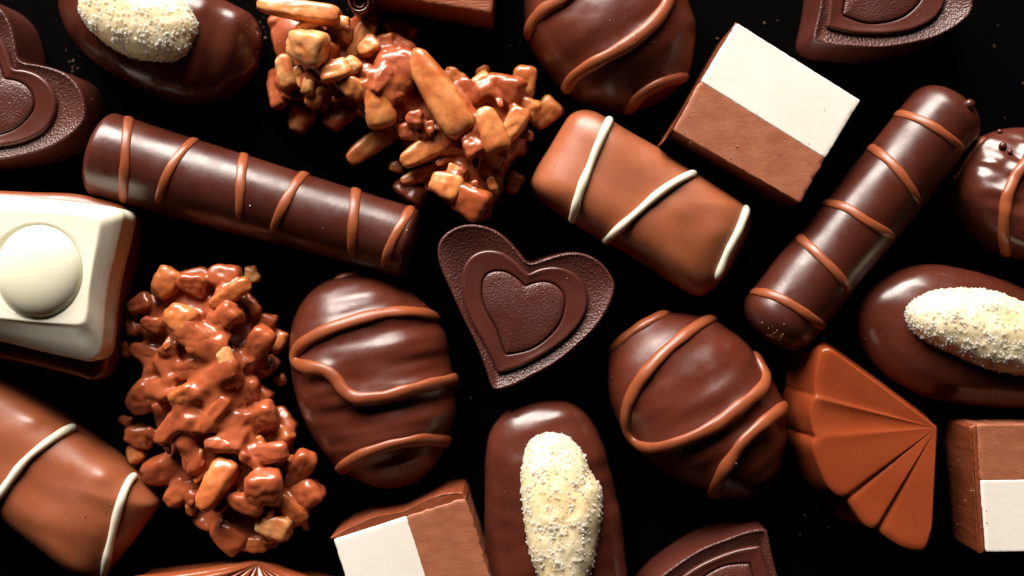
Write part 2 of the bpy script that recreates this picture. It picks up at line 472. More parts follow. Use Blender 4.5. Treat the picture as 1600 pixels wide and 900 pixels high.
# ------------------------------------------------------------------ hearts
hs = 2.903
H_O = [(545,240),(575,232),(620,213),(720,188),(800,195),(870,235),(920,300),(932,350),(905,430),(850,520),(760,610),(660,690),(550,750),(460,795),(385,815)], [(385,815),(372,800),(340,700),(300,600),(250,500),(200,390),(155,290),(130,220),(130,150),(165,100),(230,66),(300,60),(380,82),(440,125),(500,192),(525,228),(545,240)]
H_A = [(540,285),(580,262),(650,250),(720,265),(780,310),(808,380),(800,460),(750,540),(680,605),(600,658),(500,708),(400,738)], [(400,738),(375,680),(330,590),(280,500),(245,400),(235,300),(250,240),(290,195),(350,175),(420,185),(480,225),(520,265),(540,285)]
H_B = [(525,340),(560,325),(610,318),(660,332),(700,375),(705,430),(680,510),(620,580),(540,630),(435,652)], [(435,652),(415,600),(390,530),(350,460),(328,390),(330,320),(350,285),(390,270),(440,275),(490,305),(525,340)]
def heart(label, place, rot, anchor='notch', zt=104, sc=1.0):
    """rot: degrees clockwise on the photo from the central heart; anchor: which corner lies at place"""
    ref = np.array(H_O[0][0] if anchor == 'notch' else H_O[1][0], float) / hs
    c, s = math.cos(math.radians(rot)), math.sin(math.radians(rot))
    def tf(P):
        P = (np.array(P, float) / hs - ref) * sc
        P = np.column_stack([P[:, 0] * c - P[:, 1] * s, P[:, 0] * s + P[:, 1] * c]) + place
        return np.array([at(x, y, zt)[:2] for x, y in P])
    def ring(H, n1=90, n2=100):
        a = spline(tf(H[0]), n1); b = spline(tf(H[1]), n2)
        return np.vstack([a[:-1], b[:-1]])[::-1]
    O, A, B = ring(H_O), ring(H_A), ring(H_B)
    cen = B.mean(0)
    k = (cen / ((D - zt) / F))
    t = empty('heart_chocolate', label, 'chocolate', 800 + k[0], 450 - k[1], 'dark chocolate hearts')
    def off(P, d):
        T = np.roll(P, -1, 0) - np.roll(P, 1, 0); T /= np.linalg.norm(T, axis=1)[:, None]
        Nn = np.column_stack([T[:, 1], -T[:, 0]])
        Q = P + Nn * d
        for _ in range(2 if abs(d) < 4 else 6): Q = (np.roll(Q, 1, 0) + 2 * Q + np.roll(Q, -1, 0)) / 4
        return Q
    def R(P, z): return np.column_stack([P, np.full(len(P), z)])
    rings = [R(off(O, 4), 0), R(off(O, 4), 8), R(off(O, 1.2), zt * .75), R(off(O, .4), zt - 6), R(off(O, -.4), zt - 1.5), R(off(O, -2.0), zt), R(off(O, -4.0), zt - .6), R(off(O, -6), zt - 2.4)]
    rings.append(R(off(A, 3.2), zt - 2.8)); rings.append(R(off(A, 1.0), zt - 4.2)); rings.append(R(off(A, -3), zt - 4.5))
    rings.append(R(off(A, -8), zt - 5))
    V, Fc = rings_mesh(rings)
    hb = link('body', V, Fc, HEART_GRAIN, t)
    hb.data.materials.append(HEART_SMOOTH)
    nwall = 4 * len(O)
    for i_, p_ in enumerate(hb.data.polygons):
        if i_ < nwall: p_.material_index = 1
    rings = [R(off(A, -.2), zt - 6), R(off(A, -.3), zt - 2), R(off(A, -.8), zt + .6), R(off(A, -2.0), zt + 2.6), R(off(A, -4.0), zt + 3.4), R(off(A, -6.5), zt + 3.0), R((off(A, -8) * .5 + off(B, 8) * .5), zt + 1.8), R(off(B, 5), zt + 1.0), R(off(B, 2.2), zt + .8), R(off(B, 1.2), zt + .2), R(off(B, .1), zt - 3), R(off(B, -3), zt - 5)]
    V, Fc = rings_mesh(rings)
    link('raised_heart_band', V, Fc, HEART_SMOOTH, t)
    rings = [R(off(B, -.9), zt - 4.5), R(off(B, -1.0), zt - 1.6), R(off(B, -1.8), zt + 0.8), R(off(B, -4.0), zt + 1.8)]
    P = off(B, -4.0)
    for q in (.85, .65, .45, .25, .1): rings.append(R(cen + (P - cen) * q, zt + 1.8 + 3.0 * (1 - q ** 2)))
    V, Fc = rings_mesh(rings)
    link('inner_heart', V, Fc, HEART_FINE, t)
    return t
heart('dark chocolate heart with nested embossed hearts in the middle of the picture', (640 + 545 / hs, 330 + 240 / hs), 0)
heart('dark chocolate heart cut off by the left edge beside the sugared almond oval', (30, 96), 29, zt=108)
heart('dark chocolate heart cut off by the top edge right of the two-tone square', (1272, 63), 31, 'tip', zt=104)
heart('dark chocolate heart with only its pointed tip showing at the bottom edge', (1196, 826), 187, 'tip', zt=104)

# ------------------------------------------------------------------ sugared almond ovals
def crystals(tree, outline, n, t, seed):
    r = np.random.default_rng(seed)
    xs = [p[0] for p in outline]; ys = [p[1] for p in outline]
    cx, cy = np.mean(xs), np.mean(ys)
    V, Fc = [], []
    base = np.array([[1, 0, 0], [-1, 0, 0], [0, 1, 0], [0, -1, 0], [0, 0, 1], [0, 0, -1], [.62, .62, .62], [-.62, .62, .62], [.62, -.62, .62], [.62, .62, -.62], [-.62, -.62, .62], [-.62, .62, -.62], [.62, -.62, -.62], [-.62, -.62, -.62]])
    cube = np.array([[a, b, c] for a in (-1, 1) for b in (-1, 1) for c in (-1, 1)], float) * .75
    cf = [(0, 1, 3, 2), (4, 6, 7, 5), (0, 4, 5, 1), (2, 3, 7, 6), (0, 2, 6, 4), (1, 5, 7, 3)]
    cnt = 0; tries = 0
    while cnt < n and tries < n * 20:
        tries += 1
        x = r.uniform(min(xs) - 6, max(xs) + 6); y = r.uniform(min(ys) - 6, max(ys) + 6)
        if r.random() < .25:                                   # rim: pull toward the edge from outside
            g = r.uniform(0, 2 * math.pi); p = Vector(at(cx + 300 * math.cos(g), cy + 300 * math.sin(g), 108))
            loc, nor, _, _ = tree.find_nearest(p)
            p2 = loc + Vector((r.normal() * 12, r.normal() * 12, r.normal() * 10)); loc, nor, _, _ = tree.find_nearest(p2)
        else:
            loc, nor = hit(tree, x, y)
            if loc is None: continue
            if noise.noise((x / 22, y / 22, seed)) < .05 and r.random() < .82: continue
        if loc is None or loc.z < 70: continue
        s = r.uniform(0.9, 2.1) * (1.4 if r.random() < .10 else 1)
        M = np.linalg.qr(r.normal(size=(3, 3)))[0]
        c = np.array(loc) + np.array(nor) * s * r.uniform(-.3, .55)
        k = len(V)
        V.extend((c + (cube * [s, s * r.uniform(.7, 1.1), s * r.uniform(.6, 1)]) @ M.T).tolist())
        Fc.extend([tuple(k + i for i in f) for f in cf]); cnt += 1
    o = link('sugar_crystals', V, Fc, SUGAR, t, smooth=False, kind='stuff')

def almond_oval(label, outline, alm, zw, zt, seed, ripple=4.0, rang=0.0, azt=156, n=1500, **kw):
    cx = sum(p[0] for p in outline) / len(outline); cy = sum(p[1] for p in outline) / len(outline)
    t = empty('almond_praline', label, 'chocolate', cx, cy, 'dark chocolate ovals with a sugared almond on top')
    V, Fc = pillow(outline, zw, zt, n=2.5, seed=seed, amp=ripple, lam=120, lamb=45, ang=rang, **kw)
    link('body', V, Fc, DARK_GLOSS, t)
    V, Fc = pillow(alm, 114, azt, n=2.2, N=110, K=26, seed=seed + 3, amp=2.4, lam=26, lamb=26)
    V[:, 2] = np.where(V[:, 2] < 114, 82 + V[:, 2] * (32 / 114.), V[:, 2])
    a = link('almond', V, Fc, ALMOND, t)
    crystals(bvh(V, Fc), alm, n, a_parent(t), int(seed * 10))
    return t
def a_parent(t): return t
k6 = crop(740, 600, 3)
almond_oval('dark oval with an upright sugared almond at the bottom edge, below the central heart',
    k6([(58,330),(80,220),(150,130),(250,82),(350,72),(450,88),(530,145),(590,235),(640,400),(685,600),(712,800),(720,1000),(680,1180),(500,1280),(250,1280),(100,1150),(55,950),(52,700),(52,500)]),
    k6([(350,232),(430,245),(500,310),(545,400),(590,480),(600,560),(585,700),(555,860),(510,1000),(430,1060),(350,1010),(300,890),(260,780),(238,640),(225,520),(228,400),(250,300),(290,250)]),
    48, 118, 1.1, rang=.15, ripple=4.5)
k2 = crop(80, 0, 4.444)
almond_oval('dark oval with a sugared almond, cut off by the top edge at the left',
    k2([(70,0),(85,130),(160,290),(300,430),(500,560),(750,680),(950,730),(1100,720),(1270,640),(1400,520),(1455,350),(1455,220),(1390,110),(1200,0),(1000,-110),(700,-260),(300,-260),(110,-130)]),
    k2([(198,40),(245,165),(330,258),(450,345),(600,405),(780,425),(910,400),(990,290),(1020,190),(985,85),(900,-5),(700,-120),(420,-160),(240,-80)]),
    48, 116, 2.6, rang=1.25, ripple=7)
k10 = crop(1300, 380, 3.46)
almond_oval('dark oval with a thickly sugared almond, cut off by the right edge',
    k10([(150,310),(200,235),(300,172),(400,132),(520,114),(650,128),(850,178),(1040,255),(1250,370),(1350,550),(1300,750),(1100,880),(800,880),(500,830),(300,720),(180,580),(130,430)]),
    k10([(404,370),(455,305),(560,258),(700,246),(850,256),(1000,305),(1200,400),(1290,520),(1250,640),(1100,705),(950,700),(800,665),(650,600),(500,525),(425,455)]),
    48, 118, 4.2, rang=-.3, ripple=3, n=1900)

# ------------------------------------------------------------------ two-tone squares
def quad_block(corners, z0, z1, inset=3.0, per=46, seed=0, rough=1.0, edge=1.6):
    """block on four traced top corners (photo pixels at height z1), crumbly edges"""
    C = ccw(np.array([at(x, y, z1)[:2] for x, y in corners]))
    P = []
    for i in range(len(C)):
        a, b = C[i], C[(i + 1) % len(C)]
        L = np.linalg.norm(b - a); n = max(6, int(L / 3.2))
        for k in range(n): P.append(a + (b - a) * k / n)
    P = np.array(P)
    for _ in range(2): P = (np.roll(P, 1, 0) + 4 * P + np.roll(P, -1, 0)) / 6
    c = P.mean(0); Rm = np.abs(P - c).max()
    rings = [np.column_stack([c + (P - c) * (1 - inset / 220), np.full(len(P), z0)])]
    for q in (.25, .5, .7, .85, .93, .97): rings.append(np.column_stack([P, np.full(len(P), z0 + (z1 - z0) * q)]))
    rings.append(np.column_stack([P, np.full(len(P), z1 - edge)]))
    T = np.roll(P, -1, 0) - np.roll(P, 1, 0); T /= np.linalg.norm(T, axis=1)[:, None]; Nn = np.column_stack([-T[:, 1], T[:, 0]])
    rings.append(np.column_stack([P + Nn * edge * .35, np.full(len(P), z1 - edge * .35)]))
    rings.append(np.column_stack([P + Nn * edge, np.full(len(P), z1)]))
    for q in (.93, .8, .6, .4, .2, .08): rings.append(np.column_stack([c + (P - c) * q, np.full(len(P), z1)]))
    V, Fc = rings_mesh(rings)
    for v in V:
        if v[2] > z0 + 2:
            d = rough * (nz(v[0] / 7, v[1] / 7, v[2] / 7 + seed) + .5 * nz(v[0] / 3, v[1] / 3, v[2] / 3 + seed))
            d += rough * .9 * nz(v[0] / 40, v[1] / 40, seed)
            e = rough * nz(v[0] / 9 + 5, v[1] / 9, v[2] / 12 + seed)
            inner = v[2] >= z1 - .01
            if inner and (abs(v[0] - c[0]) + abs(v[1] - c[1])) < .01: continue
            v[0] += d * (0.0 if inner else 1); v[1] += e * (0.0 if inner else 1); v[2] += (0 if inner else .4 * d)
    return V, Fc
def lerp(a, b, t): return (a[0] + (b[0] - a[0]) * t, a[1] + (b[1] - a[1]) * t)

def layered(label, w4, b4, zt, coat4, ang, z0=0, inner=(0, 1, 0, 1), group='two-tone layered truffle squares'):
    cx = np.mean([p[0] for p in w4 + b4]); cy = np.mean([p[1] for p in w4 + b4])
    t = empty('layered_truffle', label, 'chocolate', cx, cy, group)
    wm = chocolate('cream_layer', (0.74, 0.68, 0.60), (0.78, 0.735, 0.67), rough=0.5, fine=0.06, sss=0.2, radius=(0.0012, 0.0008, 0.0005), specks=0.25)
    bm = chocolate('nougat_layer', (0.27, 0.080, 0.036), (0.33, 0.110, 0.052), rough=0.52, fine=0.07, fscale=12000, mixscale=420, stretch=(0.8, 1.3, 1), rot=ang, sss=0.12, grain=0.00002, gscale=3200)
    V, Fc = quad_block(w4, z0, zt, seed=1 + cx, rough=.7); link('cream_layer', V, Fc, wm, t)
    m0, m1 = b4[inner[0]], b4[inner[1]]; o0, o1 = w4[inner[2]], w4[inner[3]]
    b4 = list(b4); b4[inner[0]] = lerp(m0, o0, .012); b4[inner[1]] = lerp(m1, o1, .012)   # the brown layer runs in under the cream
    V, Fc = quad_block(b4, z0, zt - .5, seed=2 + cx, rough=1.7, edge=2.0); link('nougat_layer', V, Fc, bm, t)
    for c4_ in coat4:
        V, Fc = quad_block(c4_, z0, zt - 3, seed=3 + cx, rough=.8, edge=2); link('chocolate_coating', V, Fc, DARK_COAT, t)
    return t
DARK_COAT = chocolate('reddish_coating', (0.16, 0.035, 0.012), (0.22, 0.05, 0.018), rough=0.4, fine=0.3, sss=0.2, wave=0.0001, wscale=300)
q6 = crop(1020, 30, 2.903)
TL, TR, BR, BL, DL, DR = q6([(380, 15), (942, 368), (668, 835), (90, 505), (216, 282), (782, 632)])
layered('two-tone truffle square, cream above brown, beside the finger at the top right',
        [TL, TR, DR, DL], [DL, DR, BR, BL], 128, [q6([(374,20),(384,18),(92,506),(50,570),(34,575)])[:0] or q6([(366,30),(382,14),(88,512),(40,566)])], math.radians(-32), inner=(0, 1, 0, 1))
q7 = crop(380, 740, 4)
W = q7([(565,412),(1022,266),(1250,1000),(790,1130)]); Bq = q7([(1022,266),(1392,152),(1620,880),(1250,1000)])
layered('two-tone truffle square, cream left of brown, cut by the bottom edge',
        W, Bq, 126, [q7([(540,404),(640,345),(800,277),(1000,238),(1150,165),(1250,125),(1370,112),(1398,150),(1392,154),(1022,268),(564,414)])], math.radians(75), inner=(0, 3, 0, 3))
q5 = crop(1200, 520, 2.3675)
layered('two-tone truffle square, brown above cream, in the bottom right corner',
        q5([(786,545),(1280,540),(1290,806),(806,812)]), q5([(772,340),(1270,335),(1280,540),(786,545)]), 126, [q5([(748,348),(772,338),(804,812),(782,820)])], math.radians(0), inner=(3, 2, 3, 2))

# block with a scroll at the top edge
t = empty('chocolate_block', 'plain brown block with a curled shaving at its corner, cut by the top edge', 'chocolate', 690, -60)
V, Fc = quad_block([(545, -16), (769, 22), (790, -170), (580, -190)], 0, 118, seed=9, rough=1.6, edge=3)
link('body', V, Fc, chocolate('block_chocolate', (0.21, 0.055, 0.022), (0.26, 0.072, 0.03), rough=.42, fine=.2, mixscale=300, stretch=(.4, 2, 1), rot=-.2, grain=.00006, gscale=1200), t)
rings = []
for k in range(46):
    a = k * .32; r = 22 - k * .36
    c = at(562, 2, 112)
    rings.append((c[0] + r * math.cos(a), c[1] + r * math.sin(a)))
V, Fc = [], []
for i, (x, y) in enumerate(rings):
    rr = 22 - i * .36; f = (rr - 3.0) / rr; c = at(562, 2, 112)
    xi, yi = c[0] + (x - c[0]) * f, c[1] + (y - c[1]) * f
    V += [(x, y, 60), (x, y, 116 - i * .3), (xi, yi, 116 - i * .3), (xi, yi, 60)]
    if i:
        b = (i - 1) * 4
        for q in range(4): Fc.append((b + q, b + 4 + q, b + 4 + (q + 1) % 4, b + (q + 1) % 4))
Fc += [(0, 1, 2, 3), (len(V) - 1, len(V) - 2, len(V) - 3, len(V) - 4)]
link('curled_shaving', V, Fc, DARK_GLOSS, t)

# ------------------------------------------------------------------ fans
def fan(label, apex, segs, zt, mat, groove=4.0, tilt=3.0, slope=0.0, wall=10, per=16, gk=1.6):
    """segs: list of pleats, each a list of rim points (photo pixels) from one crease to the next"""
    cx = (apex[0] + np.mean([p[0] for s in segs for p in s])) / 2; cy = (apex[1] + np.mean([p[1] for s in segs for p in s])) / 2
    t = empty('fan_chocolate', label, 'chocolate', cx, cy, 'pleated fan chocolates')
    A = at(apex[0], apex[1], zt)[:2]
    rim, hz = [], []
    for si, sg in enumerate(segs):
        P = spline([at(x, y, zt)[:2] for x, y in sg], per)
        for k in range(per):
            u = k / (per - 1)
            g0 = groove[si] if isinstance(groove, list) else groove; g1 = groove[si + 1] if isinstance(groove, list) else groove
            h = -g0 * math.exp(-(u * per / (1.5 if g0 > 0 else 3)) ** 2) - g1 * math.exp(-((1 - u) * per / (1.5 if g1 > 0 else 3)) ** 2)
            if callable(tilt): h += tilt(si, u)
            else: h += tilt * (0.5 - u) * 2
            if k == per - 1 and si < len(segs) - 1: continue
            rim.append(P[k]); hz.append(h)
    rim = np.array(rim); hz = np.array(hz); M = len(rim)
    RR = [0.0, .02, .05, .1, .2, .3, .4, .5, .6, .7, .8, .88, .94, .975, 1.0]
    V = []
    for r in RR:
        g = min(1, r * gk)
        for i in range(M):
            p = A + (rim[i] - A) * max(r, .004)
            z = zt + hz[i] * g + (slope(r) if callable(slope) else slope * r)
            if r > .975: z -= 2.5
            elif r > .94: z -= .6
            V.append((p[0], p[1], z))
    V = [list(v) for v in V]
    Fc = []
    for a in range(len(RR) - 1):
        for i in range(M - 1):
            Fc.append((a * M + i, a * M + i + 1, (a + 1) * M + i + 1, (a + 1) * M + i))
    # outline loop: first ray out, rim, last ray back
    loop = [a * M for a in range(len(RR))] + [(len(RR) - 1) * M + i for i in range(1, M)] + [a * M + M - 1 for a in range(len(RR) - 2, 0, -1)]
    L = np.array([V[i] for i in loop]); n = len(loop)
    c = L[:, :2].mean(0)
    T = np.roll(L[:, :2], -1, 0) - np.roll(L[:, :2], 1, 0); T /= np.linalg.norm(T, axis=1)[:, None] + 1e-9
    Nn = np.column_stack([T[:, 1], -T[:, 0]])
    if np.sum(Nn * (L[:, :2] - c)) < 0: Nn = -Nn
    for _ in range(3): Nn = (np.roll(Nn, 1, 0) + 2 * Nn + np.roll(Nn, -1, 0)) / 4
    prev = loop
    for off, dz in ((1.4, -.8), (2.6, -2.6), (3.6, -6), (5.0, -20), (wall * .7, -60), (wall, None)):
        ids = []
        for i in range(n):
            p = L[i, :2] + Nn[i] * off
            ids.append(len(V)); V.append([p[0], p[1], (L[i, 2] + dz) if dz is not None else 0])
        for i in range(n):
            j = (i + 1) % n
            Fc.append((prev[i], prev[j], ids[j], ids[i]))
        prev = ids
    o = link('body', V, Fc, mat, t)
    return t
f5 = crop(1200, 520, 2.3675)
fan('brown fan chocolate with five pleats, right of the looped dome', f5([(622, 352)])[0],
    [f5([(228,62),(205,70),(192,120),(186,180),(184,240)]),
     f5([(184,240),(172,262),(168,310),(176,360),(186,388)]),
     f5([(186,388),(172,420),(190,480),(225,560),(262,600),(298,612)]),
     f5([(298,612),(325,655),(360,705),(385,722),(410,724)]),
     f5([(410,724),(450,760),(510,795),(570,806),(590,790),(604,740)])], 122, FANM, groove=[0, -1.2, -1.0, 2.5, 2.5, 0],
    tilt=lambda i, u: [(u - .5) * -6, math.sin(u * math.pi) * -3, u * 1, (u - .5) * 3 - .6, (u - .5) * 3 - 1.6][i], wall=20, slope=-2, per=22)
fan('brown fan chocolate with shiny narrow ridges, only its top showing at the bottom edge', (392, 892),
    [[(200,912),(196,935),(206,958)], [(206,958),(210,972),(220,986)], [(220,986),(250,1030),(294,1058)], [(294,1058),(335,1078),(380,1084)], [(380,1084),(460,1075),(518,1039)], [(518,1039),(535,1026),(548,1009)], [(548,1009),(562,992),(570,970)], [(570,970),(578,960),(582,947)]],
    116, chocolate('shiny_fan_chocolate', (0.24, 0.055, 0.02), (0.28, 0.07, 0.025), rough=.16, fine=.03, wave=.00003), groove=8, tilt=lambda i, u: math.sin(u * math.pi) * 4, wall=-6, slope=lambda q: -48 + 48 * math.tanh(q * 200 * .62 / 48), per=18, gk=7)

# ------------------------------------------------------------------ white-topped square
t = empty('capped_square', 'brown square with a glossy white top and a round button, at the left edge', 'chocolate', 20, 430)
def sq(pts, n=220): return ccw(spline(pts, n, True))
s5 = crop(0, 280, 2.812)
base = s5([(-420,40),(-150,45),(150,60),(330,66),(480,95),(568,128),(592,180),(575,330),(545,500),(510,700),(490,830),(440,880),(350,860),(100,800),(-250,740),(-520,690),(-560,600),(-500,300),(-470,100)])
V, Fc = pillow(base, 78, 118, n=5, seed=3, amp=1.5)
link('chocolate_base', V, Fc, chocolate('brown_base', (0.17, 0.04, 0.013), (0.22, 0.055, 0.018), rough=.35, fine=.05, sss=.15), t)
cap = s5([(-400,60),(-200,60),(0,72),(250,92),(440,115),(515,128),(543,160),(536,200),(508,320),(480,440),(462,560),(454,680),(440,760),(405,800),(340,792),(200,762),(0,714),(-250,670),(-450,640),(-480,580),(-450,330),(-430,120)])
plate = s5([(-300,125),(-100,125),(100,132),(300,148),(415,162),(440,190),(432,260),(410,380),(392,500),(382,600),(355,640),(250,636),(50,618),(-150,600),(-350,590),(-370,540),(-350,350),(-330,160)])
zc = 176
O = sq([at(x, y, 130)[:2] for x, y in cap]); O2 = sq([at(x, y, zc - 26)[:2] for x, y in cap]); Pl = sq([at(x, y, zc)[:2] for x, y in plate])
def align(A, B):
    k = int(np.argmin(np.linalg.norm(B - A[0], axis=1))); return np.roll(B, -k, 0)
def rot_start(A):
    k = int(np.argmax(A[:, 0] + A[:, 1])); return np.roll(A, -k, 0)
O, O2, Pl = rot_start(O), rot_start(O2), rot_start(Pl)
def R(P, z): return np.column_stack([P, np.full(len(P), z)])
cc = Pl.mean(0)
btn = at(60, 424, zc); br = 66
ang0 = math.atan2(*(Pl[0] - btn[:2])[::-1])
angs = np.array([math.atan2(p[1] - btn[1], p[0] - btn[0]) for p in Pl])
circ = lambda r: np.column_stack([btn[0] + r * np.cos(angs), btn[1] + r * 1.08 * np.sin(angs)])
rings = [R(O2 * .995, 100), R(O2, 108), R(O2, zc - 30), R(O2 * .985 + Pl * .015, zc - 27), R(O2 * .93 + Pl * .07, zc - 24), R(O2 * .5 + Pl * .5, zc - 14), R(O2 * .12 + Pl * .88, zc - 4), R(Pl, zc - 1.2), R(Pl * .94 + circ(br) * .06, zc - .2), R(Pl * .85 + circ(br) * .15, zc), R(Pl * .5 + circ(br) * .5, zc), R(Pl * .15 + circ(br) * .85, zc), R(circ(br + 2), zc), R(circ(br - 1), zc - 4), R(circ(br - 6), zc - 5)]
V, Fc = rings_mesh(rings)
link('white_cap', V, Fc, CAPW, t)
rings = [R(circ(br - 1.5), zc - 8)]
for k in range(14):
    a = math.pi / 2 * k / 14; rings.append(R(circ((br - 1.5) * math.cos(a)), zc - 4 + 25 * math.sin(a)))
V, Fc = rings_mesh(rings)
link('round_button', V, Fc, chocolate('button_white', (0.76, 0.72, 0.53), (0.80, 0.77, 0.62), rough=.24, fine=0, wave=.0001, wscale=90, sss=.25, radius=(.0016, .0012, .0006)), t)

# ------------------------------------------------------------------ nut clusters
def surface_nets(Fd, iso, org, h):
    G = (Fd - iso).astype(np.float32); ins = G < 0
    nx, ny, nz_ = G.shape
    cx = (nx - 1, ny - 1, nz_ - 1)
    acc = np.zeros(cx + (3,), np.float32); cnt = np.zeros(cx, np.float32)
    corners = [(i, j, k) for i in (0, 1) for j in (0, 1) for k in (0, 1)]
    def sl(c): return tuple(slice(c[a], c[a] + cx[a]) for a in range(3))
    for a in corners:
        for ax in range(3):
            if a[ax] == 1: continue
            b = list(a); b[ax] = 1; b = tuple(b)
            ga, gb = G[sl(a)], G[sl(b)]
            m = (ga < 0) != (gb < 0)
            tt = np.where(m, ga / np.where(m, ga - gb, 1), 0)
            for q in range(3):
                acc[..., q] += np.where(m, (tt if q == ax else a[q]), 0)
            cnt += m
    act = cnt > 0
    idx = -np.ones(cx, int); idx[act] = np.arange(act.sum())
    I = np.argwhere(act)
    V = (I + acc[act] / cnt[act][:, None]) * h + org
    Fc = []
    for ax in range(3):
        o1, o2 = [(1, 2), (2, 0), (0, 1)][ax]
        A = np.take(ins, range(0, ins.shape[ax] - 1), ax); B = np.take(ins, range(1, ins.shape[ax]), ax)
        E = np.argwhere(A != B)
        E = E[(E[:, o1] > 0) & (E[:, o2] > 0) & (E[:, o1] < cx[o1]) & (E[:, o2] < cx[o2])]
        s = ins[tuple(E.T)]
        def cell(d1, d2):
            C = E.copy(); C[:, o1] -= d1; C[:, o2] -= d2; return idx[tuple(C.T)]
        q = np.stack([cell(1, 1), cell(0, 1), cell(0, 0), cell(1, 0)], 1)
        q[~s] = q[~s][:, ::-1]
        Fc.append(q)
    Fc = np.vstack(Fc)
    return V, Fc[(Fc >= 0).all(1)]

def ico(sub):
    import bmesh
    bm = bmesh.new(); bmesh.ops.create_icosphere(bm, subdivisions=sub, radius=1)
    V = np.array([list(v.co) for v in bm.verts]); Fc = [tuple(v.index for v in f.verts) for f in bm.faces]
    bm.free(); return V, Fc
ICO_V, ICO_F = ico(4)
PW = 2.9

def nut_cluster(label, pieces, axis, R0, seed, zbase=100, zfall=48, nutmat=None, iso=-2.2, PW=2.9, slivers=60):
    """pieces: (px, py, length, width, angle, kind, dz); drawn where the photo shows them, heaped higher towards the axis"""
    r = np.random.default_rng(seed)
    cx = np.mean([p[0] for p in pieces]); cy = np.mean([p[1] for p in pieces])
    t = empty('nut_cluster', label, 'chocolate', cx, cy, 'milk chocolate nut clusters')
    ax = spline(axis, 40)
    items = []
    for (px, py, L, W, ang, kind, dz) in pieces:
        d = np.min(np.linalg.norm(ax - [px, py], axis=1)) / R0
        z = zbase - zfall * min(1.2, d) ** 2 + dz + r.uniform(-4, 4)
        a = -math.radians(ang)
        T = W * r.uniform(.7, .9)
        yaw = np.array([[math.cos(a), -math.sin(a), 0], [math.sin(a), math.cos(a), 0], [0, 0, 1]])
        p1 = r.uniform(-.28, .28); p2 = r.uniform(-.4, .4)
        pit = np.array([[math.cos(p1), 0, math.sin(p1)], [0, 1, 0], [-math.sin(p1), 0, math.cos(p1)]])
        rol = np.array([[1, 0, 0], [0, math.cos(p2), -math.sin(p2)], [0, math.sin(p2), math.cos(p2)]])
        items.append((at(px, py, z), yaw @ pit @ rol, np.array([L / 2, W / 2, T / 2]), kind, r.uniform(0, 50), r.uniform(.9, 1.6)))
    shrink = .97
    items = [(a_, b_, c_ * shrink, d_, e_, f_) for a_, b_, c_, d_, e_, f_ in items]
    for k in range(slivers):
        q = ax[r.integers(0, 40)]; g = r.uniform(0, 2 * math.pi); rad = R0 * 1.0 * math.sqrt(r.random())
        px, py = q[0] + rad * math.cos(g), q[1] + rad * math.sin(g)
        d = np.min(np.linalg.norm(ax - [px, py], axis=1)) / R0
        z = zbase - zfall * min(1.2, d) ** 2 + r.uniform(-6, 12)
        a = r.uniform(0, math.pi); M = np.array([[math.cos(a), -math.sin(a), 0], [math.sin(a), math.cos(a), 0], [0, 0, 1]])
        p1 = r.uniform(-.6, .6); M = M @ np.array([[math.cos(p1), 0, math.sin(p1)], [0, 1, 0], [-math.sin(p1), 0, math.cos(p1)]])
        items.append((at(px, py, z), M, np.array([r.uniform(9, 18), r.uniform(5, 8), r.uniform(4, 6)]), 'c' if r.random() < .75 else 'n', r.uniform(0, 50), 1))
    # nut bits under the visible ones
    fill = []
    for k in range(70):
        q = ax[r.integers(0, 40)]; g = r.uniform(0, 2 * math.pi); rad = R0 * .92 * math.sqrt(r.random())
        px, py = q[0] + rad * math.cos(g), q[1] + rad * math.sin(g)
        d = np.min(np.linalg.norm(ax - [px, py], axis=1)) / R0
        z = (zbase - zfall * d * d) * r.uniform(.2, .72)
        M = np.linalg.qr(r.normal(size=(3, 3)))[0]; M = M if np.linalg.det(M) > 0 else -M
        fill.append((at(px, py, z), M, np.array([r.uniform(16, 30), r.uniform(11, 18), r.uniform(9, 14)]), 'c', r.uniform(0, 50), 1.2))
    def sdf(P, it, inflate=0):
        c, M, hd, _, sd, _ = it
        q = (P - c) @ M
        # taper towards one end
        k = 1 - .22 * (q[..., 0:1] / hd[0])
        q = np.concatenate([q[..., :1], q[..., 1:] * k], -1)
        k0 = np.sum(np.abs(q / hd) ** PW, -1) ** (1 / PW) + 1e-6
        k1 = np.linalg.norm(q / hd ** 2, axis=-1) + 1e-6
        return k0 * (k0 - 1) / k1
    h = 2.4
    allp = items + fill
    lo = np.min([it[0] - it[2].max() - 8 for it in allp], 0); hi = np.max([it[0] + it[2].max() + 8 for it in allp], 0)
    lo[2] = -4
    dims = np.ceil((hi - lo) / h).astype(int) + 1
    K = .26
    E = np.full(dims, 1e-9, np.float64)
    for it in allp:
        c = it[0]; rad = np.linalg.norm(it[2]) + 26
        a = np.maximum(0, ((c - rad - lo) / h).astype(int)); b = np.minimum(dims, ((c + rad - lo) / h).astype(int) + 2)
        g = np.stack(np.meshgrid(*[lo[q] + h * np.arange(a[q], b[q]) for q in range(3)], indexing='ij'), -1)
        d = sdf(g, it)
        # gnarly wobble
        d = d + .8 * np.sin(g[..., 0] / 7 + it[4]) * np.sin(g[..., 1] / 6 + 1.3 * it[4]) * np.sin(g[..., 2] / 6.5)
        E[a[0]:b[0], a[1]:b[1], a[2]:b[2]] += np.exp(-K * np.clip(d, -40, 60))
    # solid heart of the heap
    X, Y, Z = [lo[q] + h * np.arange(dims[q]) for q in range(3)]
    gx, gy = np.meshgrid(X, Y, indexing='ij')
    axw = np.array([at(p[0], p[1], 60)[:2] for p in ax[::3]])
    dm = np.min([np.hypot(gx - p[0], gy - p[1]) for p in axw], 0)
    core = np.maximum(dm[..., None] - R0 * .84, Z[None, None, :] - (zbase - 14 - .7 * zfall * (dm / R0) ** 2)[..., None]) * .8
